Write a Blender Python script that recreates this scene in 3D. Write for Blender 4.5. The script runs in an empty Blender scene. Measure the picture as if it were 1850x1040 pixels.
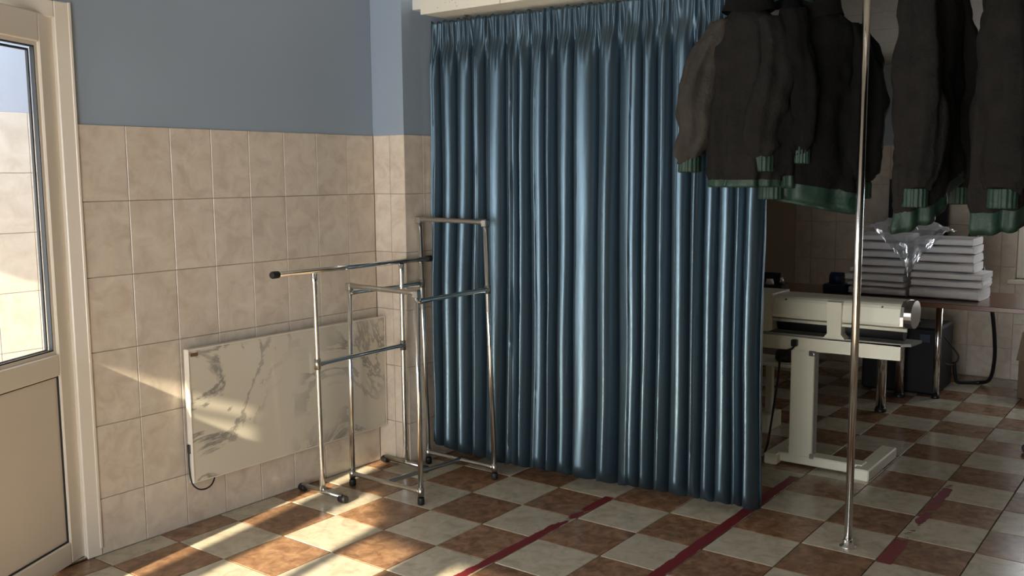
import bpy, bmesh, math, random
from mathutils import Vector, Matrix, noise

random.seed(7)
R = math.radians
scene = bpy.context.scene
COL = scene.collection

# ---------------------------------------------------------------- camera
F_PX, PITCH, ROLL, YAW = 1718.74, 0.118, -0.0074, 0.6429
CAM = Vector((-1.9224, -3.7126, 1.5099))
cp, sp, cy, sy = math.cos(PITCH), math.sin(PITCH), math.cos(YAW), math.sin(YAW)
FW = Vector((cy * cp, sy * cp, -sp))
r0 = Vector((sy, -cy, 0.0)); u0 = r0.cross(FW)
RT = r0 * math.cos(ROLL) + u0 * math.sin(ROLL)
UP = -r0 * math.sin(ROLL) + u0 * math.cos(ROLL)
camd = bpy.data.cameras.new('camera'); camo = bpy.data.objects.new('camera', camd)
COL.objects.link(camo)
m = Matrix.Identity(4)
for k in range(3):
    m[k][0], m[k][1], m[k][2], m[k][3] = RT[k], UP[k], -FW[k], CAM[k]
camo.matrix_world = m
camd.sensor_fit = 'HORIZONTAL'; camd.sensor_width = 36.0; camd.lens = 36.0 * F_PX / 1850.0
camd.clip_start = 0.05
scene.camera = camo

# ---------------------------------------------------------------- view, world, sun
scene.view_settings.view_transform = 'Standard'
scene.view_settings.look = 'None'
scene.view_settings.gamma = 1.0
scene.view_settings.use_curve_mapping = False
scene.view_settings.exposure = 0.0
world = bpy.data.worlds.new('sky'); scene.world = world; world.use_nodes = True
bg = world.node_tree.nodes['Background']
bg.inputs[0].default_value = (0.94, 0.97, 1.0, 1); bg.inputs[1].default_value = 11.5
SUN_A, SUN_B = 0.16, 0.385
sund = bpy.data.lights.new('sun', 'SUN'); sund.energy = 19.0; sund.angle = R(0.6); sund.color = (1.0, 0.86, 0.62)
suno = bpy.data.objects.new('sun', sund); COL.objects.link(suno)
suno.rotation_euler = Vector((1, SUN_A, -SUN_B)).to_track_quat('-Z', 'Y').to_euler()
suno.location = (-6, -2, 5)

def portal(name, loc, size_x, size_y, direction):
    d = bpy.data.lights.new(name, 'AREA'); d.shape = 'RECTANGLE'; d.size = size_x; d.size_y = size_y
    d.cycles.is_portal = True
    o = bpy.data.objects.new(name, d); COL.objects.link(o); o.location = loc
    o.rotation_euler = Vector(direction).to_track_quat('-Z', 'Y').to_euler()
    return o

# ---------------------------------------------------------------- materials
MATS = {}
def new_mat(name):
    mt = bpy.data.materials.new(name); mt.use_nodes = True
    nt = mt.node_tree; b = nt.nodes['Principled BSDF']
    MATS[name] = mt
    return mt, nt, b
def plain(name, col, rough=0.5, metal=0.0, spec=0.5, noise_amt=0.0, scale=20.0, bump=0.0, bscale=80.0):
    mt, nt, b = new_mat(name)
    b.inputs['Base Color'].default_value = (*col, 1); b.inputs['Roughness'].default_value = rough
    b.inputs['Metallic'].default_value = metal; b.inputs['Specular IOR Level'].default_value = spec
    tc = nt.nodes.new('ShaderNodeTexCoord')
    if noise_amt > 0:
        n = nt.nodes.new('ShaderNodeTexNoise'); n.inputs['Scale'].default_value = scale; n.inputs['Detail'].default_value = 4
        nt.links.new(tc.outputs['Object'], n.inputs['Vector'])
        mx = nt.nodes.new('ShaderNodeMixRGB')
        mx.inputs[1].default_value = (*[c * (1 - noise_amt) for c in col], 1)
        mx.inputs[2].default_value = (*[min(1, c * (1 + noise_amt)) for c in col], 1)
        nt.links.new(n.outputs['Fac'], mx.inputs[0]); nt.links.new(mx.outputs[0], b.inputs['Base Color'])
    if bump > 0:
        n2 = nt.nodes.new('ShaderNodeTexNoise'); n2.inputs['Scale'].default_value = bscale; n2.inputs['Detail'].default_value = 3
        nt.links.new(tc.outputs['Object'], n2.inputs['Vector'])
        bp = nt.nodes.new('ShaderNodeBump'); bp.inputs['Strength'].default_value = bump; bp.inputs['Distance'].default_value = 0.01
        nt.links.new(n2.outputs['Fac'], bp.inputs['Height']); nt.links.new(bp.outputs['Normal'], b.inputs['Normal'])
    return mt

def tile_mat(name, c1, c2, c3, scale, rough, bump, stretch=(1, 1, 1), rand=0.12, spec=0.5):
    """ceramic with a cloudy pattern shifted from tile to tile"""
    mt, nt, b = new_mat(name)
    tc = nt.nodes.new('ShaderNodeTexCoord'); oi = nt.nodes.new('ShaderNodeObjectInfo')
    mul = nt.nodes.new('ShaderNodeMath'); mul.operation = 'MULTIPLY'; mul.inputs[1].default_value = 37.0
    nt.links.new(oi.outputs['Random'], mul.inputs[0])
    mp = nt.nodes.new('ShaderNodeMapping'); mp.inputs['Scale'].default_value = stretch
    mp.inputs['Rotation'].default_value = (0.0, 0.6 if stretch[0] != 1 else 0.0, 0.0)
    nt.links.new(tc.outputs['Object'], mp.inputs['Vector'])
    cmb = nt.nodes.new('ShaderNodeVectorMath'); cmb.operation = 'ADD'
    nt.links.new(mp.outputs[0], cmb.inputs[0]); nt.links.new(mul.outputs[0], cmb.inputs[1])
    n = nt.nodes.new('ShaderNodeTexNoise'); n.inputs['Scale'].default_value = scale; n.inputs['Detail'].default_value = 6
    n.inputs['Roughness'].default_value = 0.62; n.inputs['Distortion'].default_value = 0.7
    nt.links.new(cmb.outputs[0], n.inputs['Vector'])
    cr = nt.nodes.new('ShaderNodeValToRGB')
    cr.color_ramp.elements[0].position = 0.33; cr.color_ramp.elements[0].color = (*c1, 1)
    cr.color_ramp.elements[1].position = 0.68; cr.color_ramp.elements[1].color = (*c3, 1)
    e = cr.color_ramp.elements.new(0.5); e.color = (*c2, 1)
    nt.links.new(n.outputs['Fac'], cr.inputs[0])
    hv = nt.nodes.new('ShaderNodeHueSaturation')
    mr = nt.nodes.new('ShaderNodeMapRange'); mr.inputs[3].default_value = 1 - rand; mr.inputs[4].default_value = 1 + rand
    nt.links.new(oi.outputs['Random'], mr.inputs[0]); nt.links.new(mr.outputs[0], hv.inputs['Value'])
    nt.links.new(cr.outputs[0], hv.inputs['Color']); nt.links.new(hv.outputs[0], b.inputs['Base Color'])
    b.inputs['Roughness'].default_value = rough; b.inputs['Specular IOR Level'].default_value = spec
    bp = nt.nodes.new('ShaderNodeBump'); bp.inputs['Strength'].default_value = bump; bp.inputs['Distance'].default_value = 0.004
    n2 = nt.nodes.new('ShaderNodeTexNoise'); n2.inputs['Scale'].default_value = scale * 1.3; n2.inputs['Detail'].default_value = 2
    nt.links.new(cmb.outputs[0], n2.inputs['Vector'])
    nt.links.new(n2.outputs['Fac'], bp.inputs['Height']); nt.links.new(bp.outputs['Normal'], b.inputs['Normal'])
    return mt

plain('blue_paint', (0.31, 0.38, 0.46), 0.55, noise_amt=0.04, scale=3)
plain('grout_wall', (0.50, 0.42, 0.34), 0.9)
plain('grout_floor', (0.05, 0.038, 0.03), 0.9)
tile_mat('wall_tile', (0.60, 0.51, 0.415), (0.69, 0.60, 0.495), (0.75, 0.67, 0.56), 11, 0.22, 0.10, stretch=(1.0, 1.0, 2.0), rand=0.03)
tile_mat('cream_floor_tile', (0.42, 0.37, 0.275), (0.53, 0.475, 0.365), (0.60, 0.545, 0.43), 15, 0.24, 0.05, rand=0.05)
tile_mat('brown_floor_tile', (0.165, 0.085, 0.045), (0.27, 0.15, 0.082), (0.38, 0.225, 0.13), 18, 0.26, 0.06, rand=0.10)
plain('white_plaster', (0.72, 0.70, 0.65), 0.85, noise_amt=0.04, scale=6, bump=0.1)
plain('dark_ceiling', (0.26, 0.24, 0.21), 0.85)
plain('ceiling_board', (0.42, 0.40, 0.36), 0.9, noise_amt=0.06, scale=40)
plain('sun_block_board', (0.62, 0.60, 0.56), 0.85)
plain('upvc', (0.82, 0.76, 0.66), 0.32, noise_amt=0.02, scale=4)
plain('upvc_panel', (0.78, 0.71, 0.62), 0.38, noise_amt=0.03, scale=5)
plain('rubber', (0.012, 0.012, 0.013), 0.55)
plain('chrome', (0.86, 0.86, 0.84), 0.15, metal=1.0, noise_amt=0.05, scale=30)
plain('dull_chrome', (0.55, 0.54, 0.51), 0.28, metal=1.0, noise_amt=0.08, scale=30)
plain('machine_enamel', (0.84, 0.82, 0.67), 0.34, noise_amt=0.03, scale=6)
plain('machine_grey', (0.30, 0.30, 0.28), 0.42, noise_amt=0.04, scale=8)
plain('black_plastic', (0.012, 0.012, 0.014), 0.4)
plain('black_matt', (0.008, 0.008, 0.009), 0.7)
plain('dark_blue_plastic', (0.012, 0.022, 0.07), 0.35)
plain('blue_plastic', (0.03, 0.08, 0.35), 0.3)
plain('table_wood', (0.17, 0.075, 0.045), 0.22, noise_amt=0.25, scale=9)
plain('cotton', (0.76, 0.74, 0.74), 0.9, noise_amt=0.05, scale=30, bump=0.3, bscale=90)
plain('jacket_lining', (0.0125, 0.0115, 0.0105), 0.95, spec=0.15, noise_amt=0.4, scale=14, bump=0.5, bscale=60)
plain('jacket_lining_lit', (0.040, 0.036, 0.031), 0.95, spec=0.15, noise_amt=0.35, scale=14, bump=0.5, bscale=60)  # lit copy of the lining, brightens one sleeve by colour
plain('jacket_lining_black', (0.005, 0.005, 0.0048), 0.95, spec=0.15, noise_amt=0.3, scale=14, bump=0.4, bscale=60)
plain('jacket_shell', (0.010, 0.034, 0.022), 0.6, noise_amt=0.35, scale=16, bump=0.3, bscale=50)
plain('cardboard', (0.19, 0.13, 0.075), 0.8, noise_amt=0.1, scale=8)
plain('label_brown', (0.18, 0.10, 0.055), 0.4)
plain('brass', (0.6, 0.5, 0.3), 0.3, metal=1.0)
plain('cord_brown', (0.07, 0.05, 0.035), 0.8)
plain('pale_paint', (0.40, 0.44, 0.54), 0.6)
tile_mat('vestibule_tile', (0.55, 0.49, 0.43), (0.61, 0.555, 0.495), (0.66, 0.61, 0.555), 11, 0.25, 0.08, rand=0.02)
plain('unseen_dark_wall', (0.07, 0.045, 0.03), 0.5, noise_amt=0.3, scale=5)
plain('sunny_tile_grout', (0.40, 0.33, 0.27), 0.9)

def mat_speckle():
    mt, nt, b = new_mat('acoustic_board')
    tc = nt.nodes.new('ShaderNodeTexCoord')
    v = nt.nodes.new('ShaderNodeTexVoronoi'); v.inputs['Scale'].default_value = 42
    nt.links.new(tc.outputs['Object'], v.inputs['Vector'])
    cr = nt.nodes.new('ShaderNodeValToRGB')
    cr.color_ramp.elements[0].position = 0.06; cr.color_ramp.elements[0].color = (0.36, 0.33, 0.27, 1)
    cr.color_ramp.elements[1].position = 0.16; cr.color_ramp.elements[1].color = (0.76, 0.72, 0.60, 1)
    nt.links.new(v.outputs['Distance'], cr.inputs[0]); nt.links.new(cr.outputs[0], b.inputs['Base Color'])
    b.inputs['Roughness'].default_value = 0.9
mat_speckle()

def mat_marble():
    mt, nt, b = new_mat('marble_panel')
    tc = nt.nodes.new('ShaderNodeTexCoord')
    n = nt.nodes.new('ShaderNodeTexNoise'); n.inputs['Scale'].default_value = 2.3; n.inputs['Detail'].default_value = 8
    n.inputs['Roughness'].default_value = 0.6; n.inputs['Distortion'].default_value = 1.2
    nt.links.new(tc.outputs['Object'], n.inputs['Vector'])
    sub = nt.nodes.new('ShaderNodeMath'); sub.operation = 'SUBTRACT'; sub.inputs[1].default_value = 0.5
    ab = nt.nodes.new('ShaderNodeMath'); ab.operation = 'ABSOLUTE'
    nt.links.new(n.outputs['Fac'], sub.inputs[0]); nt.links.new(sub.outputs[0], ab.inputs[0])
    cr = nt.nodes.new('ShaderNodeValToRGB')
    cr.color_ramp.elements[0].position = 0.0; cr.color_ramp.elements[0].color = (0.0, 0.0, 0.0, 1)
    cr.color_ramp.elements[1].position = 0.032; cr.color_ramp.elements[1].color = (1, 1, 1, 1)
    nt.links.new(ab.outputs[0], cr.inputs[0])
    n2 = nt.nodes.new('ShaderNodeTexNoise'); n2.inputs['Scale'].default_value = 2.1; n2.inputs['Detail'].default_value = 3
    mp = nt.nodes.new('ShaderNodeMapping'); mp.inputs['Location'].default_value = (3.1, 0, 1.7)
    nt.links.new(tc.outputs['Object'], mp.inputs[0]); nt.links.new(mp.outputs[0], n2.inputs['Vector'])
    cr2 = nt.nodes.new('ShaderNodeValToRGB')
    cr2.color_ramp.elements[0].position = 0.42; cr2.color_ramp.elements[0].color = (0, 0, 0, 1)
    cr2.color_ramp.elements[1].position = 0.62; cr2.color_ramp.elements[1].color = (1, 1, 1, 1)
    nt.links.new(n2.outputs['Fac'], cr2.inputs[0])
    mx = nt.nodes.new('ShaderNodeMixRGB'); mx.blend_type = 'LIGHTEN'; mx.inputs[0].default_value = 1.0
    nt.links.new(cr.outputs[0], mx.inputs[1]); nt.links.new(cr2.outputs[0], mx.inputs[2])
    mc = nt.nodes.new('ShaderNodeMixRGB')
    mc.inputs[1].default_value = (0.27, 0.255, 0.225, 1); mc.inputs[2].default_value = (0.68, 0.63, 0.52, 1)
    nt.links.new(mx.outputs[0], mc.inputs[0]); nt.links.new(mc.outputs[0], b.inputs['Base Color'])
    b.inputs['Roughness'].default_value = 0.12
mat_marble()

def mat_satin():
    mt, nt, b = new_mat('blue_satin')
    tc = nt.nodes.new('ShaderNodeTexCoord')
    n = nt.nodes.new('ShaderNodeTexNoise'); n.inputs['Scale'].default_value = 6; n.inputs['Detail'].default_value = 3
    mp = nt.nodes.new('ShaderNodeMapping'); mp.inputs['Scale'].default_value = (1, 6, 0.8)
    nt.links.new(tc.outputs['Object'], mp.inputs[0]); nt.links.new(mp.outputs[0], n.inputs['Vector'])
    bp = nt.nodes.new('ShaderNodeBump'); bp.inputs['Strength'].default_value = 0.12; bp.inputs['Distance'].default_value = 0.01
    nt.links.new(n.outputs['Fac'], bp.inputs['Height']); nt.links.new(bp.outputs['Normal'], b.inputs['Normal'])
    b.inputs['Base Color'].default_value = (0.09, 0.138, 0.175, 1)
    b.inputs['Roughness'].default_value = 0.42; b.inputs['Metallic'].default_value = 0.85
mat_satin()

def mat_glass(name='pane_glass', tint=(0.97, 0.98, 0.98), gloss=0.06):
    mt = bpy.data.materials.new(name); mt.use_nodes = True; MATS[name] = mt
    nt = mt.node_tree; nt.nodes.clear()
    out = nt.nodes.new('ShaderNodeOutputMaterial'); t = nt.nodes.new('ShaderNodeBsdfTransparent'); t.inputs[0].default_value = (*tint, 1)
    g = nt.nodes.new('ShaderNodeBsdfGlossy'); g.inputs['Roughness'].default_value = 0.01
    lw = nt.nodes.new('ShaderNodeLayerWeight'); lw.inputs['Blend'].default_value = 0.5
    pw = nt.nodes.new('ShaderNodeMath'); pw.operation = 'POWER'; pw.inputs[1].default_value = 6.0
    fr = nt.nodes.new('ShaderNodeMath'); fr.operation = 'MULTIPLY_ADD'; fr.inputs[1].default_value = 0.5; fr.inputs[2].default_value = gloss * 0.4
    nt.links.new(lw.outputs['Facing'], pw.inputs[0]); nt.links.new(pw.outputs[0], fr.inputs[0])
    mx = nt.nodes.new('ShaderNodeMixShader')
    nt.links.new(fr.outputs[0], mx.inputs[0]); nt.links.new(t.outputs[0], mx.inputs[1]); nt.links.new(g.outputs[0], mx.inputs[2])
    nt.links.new(mx.outputs[0], out.inputs[0])
mat_glass(gloss=0.08)

def mat_film():
    mt = bpy.data.materials.new('plastic_film'); mt.use_nodes = True; MATS['plastic_film'] = mt
    nt = mt.node_tree; nt.nodes.clear()
    out = nt.nodes.new('ShaderNodeOutputMaterial'); t = nt.nodes.new('ShaderNodeBsdfTransparent'); t.inputs[0].default_value = (0.93, 0.94, 0.95, 1)
    g = nt.nodes.new('ShaderNodeBsdfGlossy'); g.inputs['Roughness'].default_value = 0.18; g.inputs[0].default_value = (0.95, 0.97, 1, 1)
    d = nt.nodes.new('ShaderNodeBsdfTranslucent'); d.inputs[0].default_value = (0.8, 0.83, 0.87, 1)
    df = nt.nodes.new('ShaderNodeBsdfDiffuse'); df.inputs[0].default_value = (0.75, 0.78, 0.82, 1)
    m0 = nt.nodes.new('ShaderNodeMixShader'); m0.inputs[0].default_value = 0.5
    nt.links.new(df.outputs[0], m0.inputs[1]); nt.links.new(g.outputs[0], m0.inputs[2])
    mx = nt.nodes.new('ShaderNodeMixShader'); mx.inputs[0].default_value = 0.55
    nt.links.new(t.outputs[0], mx.inputs[1]); nt.links.new(m0.outputs[0], mx.inputs[2])
    nt.links.new(mx.outputs[0], out.inputs[0])
mat_film()

def mat_red():
    """worn red floor paint: flakes missing where the noise is high"""
    mt, nt, b = new_mat('worn_red_paint')
    tc = nt.nodes.new('ShaderNodeTexCoord')
    n = nt.nodes.new('ShaderNodeTexNoise'); n.inputs['Scale'].default_value = 9; n.inputs['Detail'].default_value = 8; n.inputs['Roughness'].default_value = 0.7
    nt.links.new(tc.outputs['Object'], n.inputs['Vector'])
    at = nt.nodes.new('ShaderNodeAttribute'); at.attribute_name = 'wear'
    ad = nt.nodes.new('ShaderNodeMath'); ad.operation = 'SUBTRACT'
    nt.links.new(n.outputs['Fac'], ad.inputs[0]); nt.links.new(at.outputs['Fac'], ad.inputs[1])
    cr = nt.nodes.new('ShaderNodeValToRGB')
    cr.color_ramp.elements[0].position = 0.0; cr.color_ramp.elements[0].color = (0, 0, 0, 1)
    cr.color_ramp.elements[1].position = 0.05; cr.color_ramp.elements[1].color = (1, 1, 1, 1)
    nt.links.new(ad.outputs[0], cr.inputs[0]); nt.links.new(cr.outputs[0], b.inputs['Alpha'])
    n3 = nt.nodes.new('ShaderNodeTexNoise'); n3.inputs['Scale'].default_value = 40
    nt.links.new(tc.outputs['Object'], n3.inputs['Vector'])
    mx = nt.nodes.new('ShaderNodeMixRGB'); mx.inputs[1].default_value = (0.15, 0.013, 0.017, 1); mx.inputs[2].default_value = (0.23, 0.025, 0.03, 1)
    nt.links.new(n3.outputs['Fac'], mx.inputs[0]); nt.links.new(mx.outputs[0], b.inputs['Base Color'])
    b.inputs['Roughness'].default_value = 0.45
mat_red()

# ---------------------------------------------------------------- mesh helpers
class MB:
    def __init__(s): s.v = []; s.f = []; s.mi = []; s.sm = []
    def add(s, vs, fs, mi=0, smooth=False):
        o = len(s.v); s.v += [tuple(v) for v in vs]
        for f in fs: s.f.append(tuple(o + k for k in f)); s.mi.append(mi); s.sm.append(smooth)
        return s
    def box(s, x0, x1, y0, y1, z0, z1, mi=0):
        vs = [(x, y, z) for z in (z0, z1) for y in (y0, y1) for x in (x0, x1)]
        return s.add(vs, [(0, 2, 3, 1), (4, 5, 7, 6), (0, 1, 5, 4), (2, 6, 7, 3), (0, 4, 6, 2), (1, 3, 7, 5)], mi)
    def bbox(s, x0, x1, y0, y1, z0, z1, b=0.004, mi=0):
        """box with chamfered edges all round"""
        def ring(z, i):
            return [(x0 + i, y0, z), (x1 - i, y0, z), (x1, y0 + i, z), (x1, y1 - i, z), (x1 - i, y1, z), (x0 + i, y1, z), (x0, y1 - i, z), (x0, y0 + i, z)]
        def ring2(z):
            i = b
            return [(x0 + i, y0 + i, z), (x1 - i, y0 + i, z), (x1 - i, y0 + i, z), (x1 - i, y1 - i, z), (x1 - i, y1 - i, z), (x0 + i, y1 - i, z), (x0 + i, y1 - i, z), (x0 + i, y0 + i, z)]
        rs = [ring2(z0), ring(z0 + b, b), ring(z1 - b, b), ring2(z1)]
        s.loft(rs, mi=mi, smooth=False, caps=True); return s
    def loft(s, rings, mi=0, smooth=True, caps=False, closed=True):
        n = len(rings[0]); vs = [p for r_ in rings for p in r_]; fs = []
        for a in range(len(rings) - 1):
            for k in range(n if closed else n - 1):
                k2 = (k + 1) % n
                fs.append((a * n + k, a * n + k2, (a + 1) * n + k2, (a + 1) * n + k))
        s.add(vs, fs, mi, smooth)
        if caps:
            s.add(rings[0], [tuple(reversed(range(n)))], mi, False); s.add(rings[-1], [tuple(range(n))], mi, False)
        return s
    def tube(s, path, r, n=12, mi=0, caps=True):
        P = [Vector(p) for p in path]; rings = []
        ref = None
        for k, p in enumerate(P):
            t = (P[min(k + 1, len(P) - 1)] - P[max(k - 1, 0)]).normalized()
            if ref is None:
                ref = t.orthogonal().normalized()
            a = (ref - t * ref.dot(t)).normalized(); ref = a; b = t.cross(a)
            rr = r[k] if isinstance(r, (list, tuple)) else r
            rings.append([p + (a * math.cos(2 * math.pi * j / n) + b * math.sin(2 * math.pi * j / n)) * rr for j in range(n)])
        return s.loft(rings, mi, True, caps)
    def prism(s, poly, axis, a0, a1, mi=0, smooth=False):
        """poly in the plane across axis ('x','y','z')"""
        def pt(p, a):
            return {'x': (a, p[0], p[1]), 'y': (p[0], a, p[1]), 'z': (p[0], p[1], a)}[axis]
        return s.loft([[pt(p, a0) for p in poly], [pt(p, a1) for p in poly]], mi, smooth, True)
    def build(s, name, mats, parent=None, loc=None, fix=True):
        me = bpy.data.meshes.new(name); me.from_pydata(s.v, [], s.f)
        for mt in ([mats] if isinstance(mats, str) else mats): me.materials.append(MATS[mt])
        me.polygons.foreach_set('material_index', s.mi); me.polygons.foreach_set('use_smooth', s.sm)
        me.update()
        if fix:
            b = bmesh.new(); b.from_mesh(me)
            bmesh.ops.remove_doubles(b, verts=b.verts, dist=1e-6)
            bmesh.ops.recalc_face_normals(b, faces=b.faces); b.to_mesh(me); b.free()
        o = bpy.data.objects.new(name, me); COL.objects.link(o)
        if parent is not None: o.parent = parent
        if loc is not None: o.location = loc
        return o

def tag(o, label=None, cat=None, group=None, kind=None):
    if label: o['label'] = label
    if cat: o['category'] = cat
    if group: o['group'] = group
    if kind: o['kind'] = kind
    return o
def empty(name, loc=(0, 0, 0), rz=0.0):
    o = bpy.data.objects.new(name, None); COL.objects.link(o); o.location = loc; o.rotation_euler.z = rz
    o.empty_display_size = 0.1
    return o
def struct(o, label=None): return tag(o, label, None, None, 'structure')
def solidify(o, t, off=0.0):
    md = o.modifiers.new('thickness', 'SOLIDIFY'); md.thickness = t; md.offset = off
def project(p):
    d = Vector(p) - CAM; z = d.dot(FW)
    if z <= 0.05: return None
    return (925 + F_PX * d.dot(RT) / z, 520 - F_PX * d.dot(UP) / z)

# ---------------------------------------------------------------- room dimensions
WL = -0.1685            # face of the left wall tiles
XC, YP = 1.623, -0.385  # the pier: face towards the camera, and its side face
XF = 5.716              # far wall
XN, YR = -4.2, -8.2     # near wall and right wall
ZT, TW, TH = 1.717, 0.20, 0.2976   # top of the tiling, wall tile size
ZC, ZB = 2.95, 2.305    # ceiling by the door, low ceiling behind the curtain
T = 0.30                # floor tile
GAP = 0.0022

# ---------------------------------------------------------------- floor
fl = MB().box(XN - 0.05, XF + 0.18, YR - 0.3, WL + 0.13, -0.10, -0.006).build('floor', 'grout_floor'); struct(fl)
def tile_mesh(w, h, t=0.006, b=0.0015):
    return MB().bbox(0, w, 0, h, -t, 0, b)
mesh_cache = {}
def put_tile(name, w, h, mat, parent, M, t=0.006, b=0.0015):
    """a tile in its own XY plane, corner at the origin, face at +Z; M places it"""
    key = (round(w, 4), round(h, 4), mat, t)
    if key not in mesh_cache:
        o = tile_mesh(w, h, t, b).build(name, mat); mesh_cache[key] = o.data
    else:
        o = bpy.data.objects.new(name, mesh_cache[key]); COL.objects.link(o)
    o.parent = parent; o.matrix_local = M
    return o
cells = []
for i in range(-15, 20):
    for j in range(0, 28):
        x0, x1 = i * T, (i + 1) * T; y1, y0 = -j * T, -(j + 1) * T
        x1 = min(x1, XF); x0 = max(x0, XN); y1 = min(y1, WL); y0 = max(y0, YR)
        if x1 - x0 < 0.02 or y1 - y0 < 0.02: continue
        if x0 > XC - 0.01 and y0 > YP: continue
        pr = [project((x, y, 0)) for x in (x0, x1) for y in (y0, y1)]
        vis = any(p and -30 < p[0] < 1880 and 560 < p[1] < 1075 for p in pr)
        d = (Vector(((x0 + x1) / 2, (y0 + y1) / 2, 0)) - CAM).length
        cells.append((not vis, d, i, j, x0, x1, y0, y1))
cells.sort()
rest = {0: MB(), 1: MB()}
for n_, (nv, d, i, j, x0, x1, y0, y1) in enumerate(cells):
    par = (i + j) % 2
    mat = ('cream_floor_tile', 'brown_floor_tile')[par]
    g = GAP
    if not nv and n_ < 290:
        dz = random.uniform(-0.0006, 0.0)
        put_tile('floor_tile', x1 - x0 - 2 * g, y1 - y0 - 2 * g, mat, fl, Matrix.Translation((x0 + g, y0 + g, dz)))
    else:
        rest[par].bbox(x0 + g, x1 - g, y0 + g, y1 - g, -0.006, 0, 0.0015)
for par in (0, 1):
    if rest[par].v:
        o = rest[par].build('floor_tiles_beyond', ('cream_floor_tile', 'brown_floor_tile')[par], fl); o['kind'] = 'stuff'

def paint_stripe(xa, xb, ya, yb, base_wear, seed):
    n, mrows = int((xb - xa) / 0.02), 6
    rnd = random.Random(seed)
    mb = MB(); vs = []; wear = []
    for a in range(n + 1):
        for k in range(mrows + 1):
            u = a / n; v = k / mrows
            x = xa + (xb - xa) * u; y = ya + (yb - ya) * v
            vs.append((x, y, 0.0007))
            e = 0.24 * abs(2 * v - 1) ** 4
            wear.append(base_wear(x) + e)
    fs = [(a * (mrows + 1) + k, (a + 1) * (mrows + 1) + k, (a + 1) * (mrows + 1) + k + 1, a * (mrows + 1) + k + 1) for a in range(n) for k in range(mrows)]
    mb.add(vs, fs)
    o = mb.build('paint_stripe', 'worn_red_paint', fl, fix=False)
    at = o.data.attributes.new('wear', 'FLOAT', 'POINT')
    at.data.foreach_set('value', wear)
    return o
def wear1(x): return 0.30 if x < 0.95 else (0.44 if 1.36 < x < 1.60 else 0.28)
for a in (paint_stripe(0.55, 1.82, -1.5, -1.452, wear1, 1),
          paint_stripe(1.0, 2.62, -2.1, -2.045, lambda x: 0.24, 2),
          paint_stripe(1.78, 3.05, -2.765, -2.70, lambda x: 0.30 if x < 2.05 else 0.44 + 0.06 * math.sin(9 * x), 3)):
    a['label'] = 'worn red paint stripe'

# ---------------------------------------------------------------- walls and their tiles
def basis(origin, ex, ey):
    ex, ey = Vector(ex), Vector(ey); ez = ex.cross(ey); M = Matrix.Identity(4)
    for k in range(3): M[k][0], M[k][1], M[k][2], M[k][3] = ex[k], ey[k], ez[k], origin[k]
    return M
def tile_wall(parent, origin, ex, length, joints0, ztop=ZT, th=TH, mat='wall_tile', tw=TW, skip=None, zbot=0.0):
    """tiles from ztop to the floor on a wall whose face passes through origin and runs along ex"""
    ex = Vector(ex); edges = [0.0]; e = joints0
    while e < length - 0.012:
        if e > 0.012: edges.append(e)
        e += tw
    edges.append(length)
    zs = [ztop]
    while zs[-1] - th > zbot + 0.02: zs.append(zs[-1] - th)
    zs.append(zbot)
    g = 0.0012
    for a in range(len(edges) - 1):
        for k in range(len(zs) - 1):
            if skip and skip(edges[a], edges[a + 1], zs[k + 1], zs[k]): continue
            o = Vector(origin) + ex * (edges[a] + g); o.z = zs[k + 1] + g
            put_tile('wall_tile', edges[a + 1] - edges[a] - 2 * g, zs[k] - zs[k + 1] - 2 * g, mat, parent, basis(o, ex, (0, 0, 1)), t=0.007, b=0.0016)

BACK = 0.006   # plaster lies this far behind the tile faces
def two_tone(mb, x0, x1, y0, y1, z1, zt=ZT):
    mb.box(x0, x1, y0, y1, -0.05, zt, 0); mb.box(x0, x1, y0, y1, zt, z1, 1)
DX0, DX1, DZ = -1.07, 0.036, 2.168      # doorway in the left wall
mb = MB(); yb0, yb1 = WL + BACK, WL + 0.13
two_tone(mb, XN - 0.05, DX0, yb0, yb1, ZC); two_tone(mb, DX1, XC + 0.004, yb0, yb1, ZC); mb.box(DX0, DX1, yb0, yb1, DZ, ZC, 1)
wl = struct(mb.build('wall_left', ['grout_wall', 'blue_paint']))
tile_wall(wl, (0.0365, WL, 0), (1, 0, 0), XC - 0.0365, 0.2)
tile_wall(wl, (-2.6, WL, 0), (1, 0, 0), DX0 + 2.6, 0.13)
mb = MB(); two_tone(mb, XC + BACK, XF + 0.1, YP + BACK, WL + 0.13, ZC)
wp = struct(mb.build('wall_pier', ['grout_wall', 'blue_paint']))
# face towards the camera: runs along -y from the corner
tile_wall(wp, (XC, WL, 0), (0, -1, 0), WL - YP, 0.115)
# side face, along +x
tile_wall(wp, (XC, YP, 0), (1, 0, 0), 0.42, 0.14)
# far wall, with the window opening on the right
FWY0, FWY1, FWZ0, FWZ1 = -3.35, -2.53, 0.74, 1.80
mb = MB(); x0, x1 = XF + BACK, XF + 0.18
mb.box(x0, x1, FWY1, YP + 0.2, -0.05, ZT, 0); mb.box(x0, x1, FWY1, YP + 0.2, ZT, ZC, 1)
mb.box(x0, x1, YR - 0.1, FWY0, -0.05, ZT, 0); mb.box(x0, x1, YR - 0.1, FWY0, ZT, ZC, 1)
mb.box(x0, x1, FWY0, FWY1, -0.05, FWZ0, 0); mb.box(x0, x1, FWY0, FWY1, FWZ1, ZC, 1)
wf = struct(mb.build('wall_far', ['grout_wall', 'blue_paint']))
tile_wall(wf, (XF, -0.9, 0), (0, -1, 0), FWY1 * -1 - 0.9, 0.13)
tile_wall(wf, (XF, FWY1, 0), (0, -1, 0), FWY1 - FWY0, 0.1, ztop=FWZ0 - 0.032, th=0.2976)
tile_wall(wf, (XF, FWY0, 0), (0, -1, 0), 1.9, 0.1)

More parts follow.
